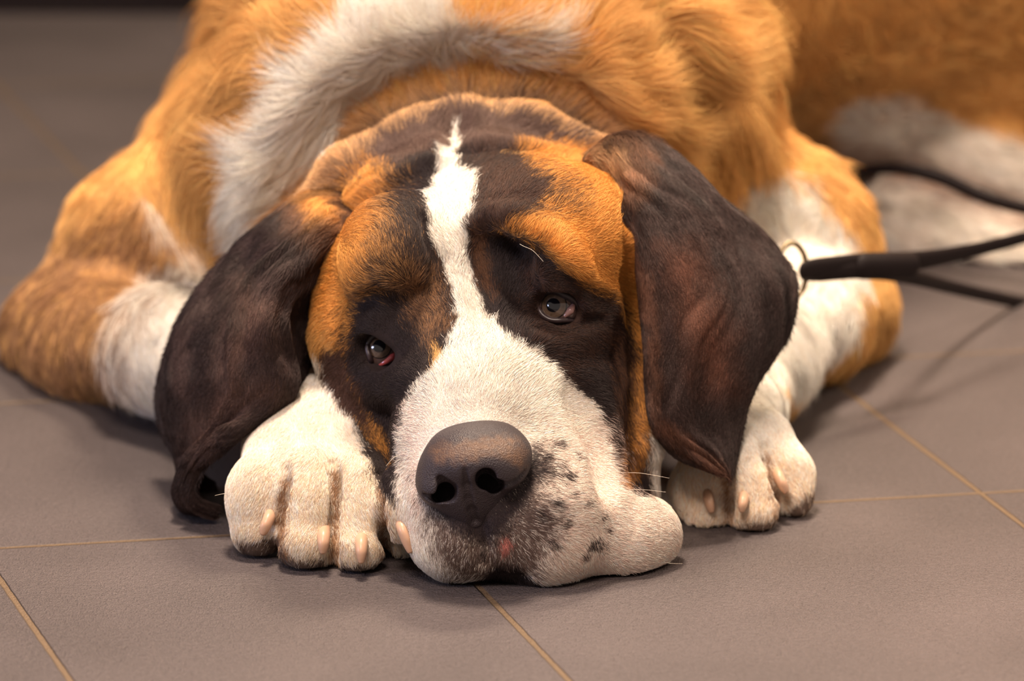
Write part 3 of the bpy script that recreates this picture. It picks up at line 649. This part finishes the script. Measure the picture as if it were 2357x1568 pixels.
# ================================================================== coat
# how the hair lies: (px, py, Y, direction in the front view, direction in depth)
FLOW = [(1040,450,.12, 0,-1,.2),(1050,650,.1, 0,-1,.3),(1080,800,.07, -.05,-1,.5),(1090,930,.02, 0,-1,.6),(1180,860,.06, .5,-.7,.5),(1280,950,.05, .9,.1,.6),(1000,900,.05,-.6,-.7,.5),(960,1000,.04,-.5,.2,.8),
 (1280,1060,.02,1,.15,.3),(1300,1180,.0,.9,.35,.3),(1380,1120,.04,.7,.5,.4),(1450,1220,.05,.9,.3,.4),(1420,1300,.04,.8,.5,0),(1200,1250,0,.4,.9,0),(1100,1290,0,0,1,0),(1020,1230,0,-.2,1,0),(960,1200,.02,-.3,1,.2),(1250,1330,0,.4,.9,0),
 (1150,450,.12,.35,-.9,.3),(1250,450,.13,.7,-.7,.3),(1350,520,.14,.9,-.3,.5),(1250,560,.1,.9,-.2,.4),(1330,630,.1,.95,.1,.4),(1430,700,.13,.6,.7,.5),(1450,850,.14,.3,1,.4),(1380,900,.1,.5,.8,.4),(1300,830,.08,.6,.4,.5),(1440,1050,.12,.2,1,.3),
 (950,450,.13,-.4,-.8,.3),(880,500,.12,-.9,-.4,.4),(850,600,.12,-.95,.0,.4),(940,580,.1,-.6,-.6,.3),(960,720,.08,-.3,-.7,.3),(780,700,.14,-.6,.7,.5),(800,820,.13,-.4,.9,.5),(880,950,.1,-.3,.9,.5),(920,860,.08,-.5,.2,.7),
 (1060,300,.27,0,-1,.5),(900,330,.27,-.5,-.8,.5),(760,440,.27,-.8,-.3,.5),(1250,310,.27,.5,-.8,.5),(1400,350,.26,.8,-.3,.5),
 (1060,180,.38,0,-.9,.6),(860,200,.38,-.6,-.7,.5),(720,330,.36,-.9,.1,.4),(640,400,.38,-.7,.8,.1),(560,420,.4,-.6,.9,.0),(1300,200,.38,.7,-.6,.4),(1450,280,.38,.8,.5,.4),
 (900,60,.45,-.3,-.6,.6),(1150,80,.45,.5,-.6,.5),(650,200,.45,-.9,.2,.4),(500,200,.55,-.5,.8,.3),(500,420,.5,-.2,1,.1),(600,520,.4,-.1,1,0),(350,400,.55,-.3,1,.1),
 (150,600,.5,-.3,1,0),(120,760,.5,-.3,.9,0),(300,650,.45,.1,1,-.2),(330,850,.4,.5,.7,-.4),(500,900,.3,.6,.4,-.6),
 (1400,80,.5,.6,-.2,.7),(1560,250,.5,.3,1,.1),(1600,100,.6,.5,.6,.4),(1750,300,.55,.4,.9,0),(1850,450,.5,.3,1,-.1),(1950,600,.5,.2,1,0),(2020,750,.5,0,1,0),(1850,750,.45,-.2,.9,-.3),(1750,900,.3,-.2,.8,-.5),
 (1900,120,.9,.8,.5,.3),(2200,150,1.0,.8,.5,.3),(2000,280,.9,.9,.4,0),(2250,380,.9,.9,.4,0),(2200,560,.8,.9,.3,0),
 (700,980,.1,0,.7,-.7),(590,1150,.03,0,1,-.3),(700,1180,.0,0,1,-.3),(830,1180,.0,0,1,-.3),(920,1180,.02,.2,1,-.3),(620,1040,.07,-.3,.8,-.5),(830,1020,.07,.2,.8,-.5),(580,1270,.0,.0,.7,.5),(730,1300,.0,.0,.7,.5),
 (1700,1020,.17,0,.8,-.6),(1620,1130,.13,-.1,1,-.2),(1730,1130,.12,0,1,-.3),(1820,1100,.15,.2,1,-.2)]
FP = np.array([P(a, b, c) for a, b, c, *_ in FLOW]); FD = []
for _, _, _, dx, dy, dY in FLOW:
    v = np.array([dx, dY, 0.]) + CU * (-dy); FD.append(v / np.linalg.norm(v))
FD = np.array(FD)
def flow(p):
    r = np.zeros_like(p); 
    for a in range(0, len(p), 50000):
        q = p[a:a + 50000]; d = ((q[:, None] - FP[None]) ** 2).sum(-1) + 1e-5; w = d ** -1.6; r[a:a + 50000] = (w @ FD) / w.sum(1)[:, None]
    return r / (np.linalg.norm(r, axis=1)[:, None] + 1e-9)
def make_fur(name, roots, nrm, direc, length, lift, radius, col, parent, wave=0., clump=.25, cf=160, seed=0, npt=5, grav=0.):
    n = len(roots)
    t = direc - (direc * nrm).sum(1)[:, None] * nrm; t /= np.linalg.norm(t, axis=1)[:, None] + 1e-9
    c = noise3(roots, cf, 40 + seed); c2 = noise3(roots, cf * .35, 60 + seed)
    t = t + np.asarray(clump)[..., None] * (c + .8 * c2) + rng.normal(0, .13, (n, 3)); t -= (t * nrm).sum(1)[:, None] * nrm; t /= np.linalg.norm(t, axis=1)[:, None] + 1e-9
    L = length * (1 + .22 * rng.standard_normal(n).clip(-2, 2)) * (1 + .25 * c[:, 0])
    lf = lift * (1 + .5 * c[:, 1] + .25 * rng.standard_normal(n)).clip(.25, 2.2)
    pts = np.empty((n, npt, 3), np.float32); side = np.cross(nrm, t); ph = 6 * c2[:, 1]
    for k in range(npt):
        s_ = k / (npt - 1)
        h = lf * np.sin(min(1, s_ * 1.15) * math.pi * .60) ** 1 * (1 - .25 * s_)
        pts[:, k] = roots + (L * s_)[:, None] * (t + wave * (np.sin(ph + 4 * s_) - np.sin(ph))[:, None] * side) + (L * h * .6)[:, None] * nrm
        pts[:, k, 2] -= grav * L * s_ * s_
    pts[:, 0] -= nrm * .0008
    pts[:, :, 2] = np.maximum(pts[:, :, 2], .0006)
    cu = bpy.data.hair_curves.new(name); cu.add_curves([npt] * n)
    cu.attributes['position'].data.foreach_set('vector', pts.ravel())
    ra = cu.attributes.get('radius') or cu.attributes.new('radius', 'FLOAT', 'POINT')
    prof = np.array([1, 1, .85, .6, .2])[:npt]
    ra.data.foreach_set('value', (np.broadcast_to(radius, n)[:, None] * prof[None]).astype(np.float32).ravel())
    ca = cu.attributes.new('hair_colour', 'FLOAT_COLOR', 'CURVE')
    ca.data.foreach_set('color', np.concatenate([col, np.ones((n, 1))], 1).astype(np.float32).ravel())
    cu.materials.append(M_hair)
    o = bpy.data.objects.new(name, cu); sc.collection.objects.link(o); o.parent = parent; o['kind'] = 'stuff'; return o
def quads(o):
    me = o.data; n = len(me.polygons); ls = np.empty(n, np.int32); lt = np.empty(n, np.int32); me.polygons.foreach_get('loop_start', ls); me.polygons.foreach_get('loop_total', lt)
    vi = np.empty(len(me.loops), np.int32); me.loops.foreach_get('vertex_index', vi)
    m = lt == 4; return vi[ls[m][:, None] + np.arange(4)]
def sample(o, dens, extra=None):
    """dens: function(points, normals) -> hairs per square metre"""
    v = np.empty(len(o.data.vertices) * 3, np.float32); o.data.vertices.foreach_get('co', v); v = v.reshape(-1, 3).astype(float); vn = vnormals(o).astype(float); q = quads(o)
    c = v[q].mean(1); d1 = v[q[:, 2]] - v[q[:, 0]]; d2 = v[q[:, 3]] - v[q[:, 1]]; ar = .5 * np.linalg.norm(np.cross(d1, d2), axis=1); cn = vn[q].mean(1)
    lam = ar * dens(c, cn); k = rng.poisson(lam); f = np.repeat(np.arange(len(q)), k); a, b = rng.random(len(f)), rng.random(len(f))
    w = np.stack([(1 - a) * (1 - b), a * (1 - b), a * b, (1 - a) * b], -1)
    g = lambda A: (A[q[f]] * w[..., None]).sum(1)
    n_ = g(vn); n_ /= np.linalg.norm(n_, axis=1)[:, None] + 1e-9
    return g(v), n_, (g(extra) if extra is not None else None)
def smooth(x, a, b): t = np.clip((x - a) / (b - a), 0, 1); return t * t * (3 - 2 * t)
DENS = float(os.environ.get('DENS', '1'))
def facing(p, n): v = CAM - p; v /= np.linalg.norm(v, axis=1)[:, None]; return (v * n).sum(1)
NOSEPOLY = [(965,1040),(1000,990),(1085,968),(1175,978),(1215,1030),(1210,1100),(1150,1150),(1090,1180),(1000,1160),(962,1110)]
if FUR:
    # ---- body and head
    def bdens(p, n):
        s_ = proj(p); near = 1 - smooth(p[:, 1], .28, .42)
        d = .30e6 * (1 - near) + 3.1e6 * near
        d *= 1 - .6 * smooth(p[:, 1], .6, .8)
        up = smooth(p[:, 1], .3, .5) * smooth(n[:, 2], -.1, .2); d *= np.maximum(smooth(facing(p, n), -.35, -.1), up)
        d *= (s_[:, 0] < W_ + 500) & (p[:, 2] > .004); d *= np.where((s_[:, 1] < -80) | (s_[:, 0] > W_ + 60), .35, 1)
        d *= 1 - .93 * (pdist(s_, NOSEPOLY) < 0) * (p[:, 1] < .06)
        for e in EYES: d *= smooth(pdist(s_, e['lid']), 4, 12) if True else 1
        d *= 1 - .8 * (pdist(s_, [(1086,1180),(1094,1180),(1114,1280),(1108,1280)]) < 3)
        pads = np.minimum(pdist(s_, [(560,1250),(600,1252),(690,1290),(730,1298),(870,1300),(940,1275),(940,1330),(540,1330)]), pdist(s_, [(1800,1185),(1870,1130),(1885,1150),(1850,1200),(1700,1240),(1580,1250),(1570,1225),(1680,1220)]))
        d *= np.where((pads < 0), .12, 1)
        return d * DENS
    r, n, _ = sample(dog, bdens); s_ = proj(r); N_ = len(r)
    neck = smooth(r[:, 1], .29, .36) * (1 - smooth(np.abs(r[:, 0] + .03), .15, .24)) * smooth(r[:, 2], .10, .2)
    leg = 1 - smooth(r[:, 2], .1, .17)
    L = .0060 + .003 * smooth(r[:, 1], .08, .2) + .012 * smooth(r[:, 1], .27, .36) + .026 * neck - .006 * leg * smooth(r[:, 1], .3, .5)
    md = pdist(s_, [(930,900),(1350,900),(1420,1100),(1560,1180),(1560,1330),(950,1330)]); mz = (1 - smooth(md, -30, 60)) * (r[:, 1] < .12); L = L * (1 - .3 * mz)
    pw = (r[:, 2] < .085) & (r[:, 1] < .26) & ((s_[:, 0] < 925) | (s_[:, 0] > 1580)); L = np.where(pw, .0034, L)
    ed = np.minimum(*[pdist(s_, e['lid']) for e in EYES]); L *= .35 + .65 * smooth(ed, 5, 60)
    L *= .35 + .65 * smooth(np.minimum(pdist(s_, NOSEPOLY), pdist(s_, [(985,1150),(1040,1210),(1110,1240),(1170,1200),(1220,1120)])), 5, 45) 
    lift = .20 + .18 * neck + .06 * (1 - leg)
    rad = np.where(r[:, 1] < .25, .00011, 0) + smooth(r[:, 1], .25, .5) * .00026
    rad = np.maximum(rad, .00011)
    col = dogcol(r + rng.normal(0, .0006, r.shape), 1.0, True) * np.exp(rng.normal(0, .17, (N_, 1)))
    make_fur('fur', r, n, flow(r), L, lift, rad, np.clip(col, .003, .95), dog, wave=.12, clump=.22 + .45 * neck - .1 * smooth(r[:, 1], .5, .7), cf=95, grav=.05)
    print('hairs', N_)
    for ob, fl, uv, L_, sd in ((earR, flR, uvR, EARR, 1), (earL, flL, uvL, EARL, 2)):
        ex = np.concatenate([fl, uv], 1)
        r, n, x = sample(ob, lambda p, nn: 1.9e6 * DENS * smooth(facing(p, nn), -.35, -.15) * (p[:, 2] > .004), ex)
        ln = .0095 - .005 * smooth(x[:, 3], .1, .5) - .001 * x[:, 3]
        col = earcol(L_)(r + rng.normal(0, .0009, r.shape)) * np.exp(rng.normal(0, .3, (len(r), 1)))
        make_fur('ear_fur', r, n, x[:, :3], ln, np.full(len(r), .16), .00012, np.clip(col, .003, .95), ob, clump=.35, cf=120, seed=sd, grav=.05)
        print('ear hairs', len(r))

if os.environ.get('HITS'):
    for x in [(700,480),(740,500),(770,520),(800,520),(830,500),(760,560),(1330,400),(1380,400),(1400,350),(1450,340),(1420,440),(760,460),(800,430)]: print('HIT', x, F.hit(*x))
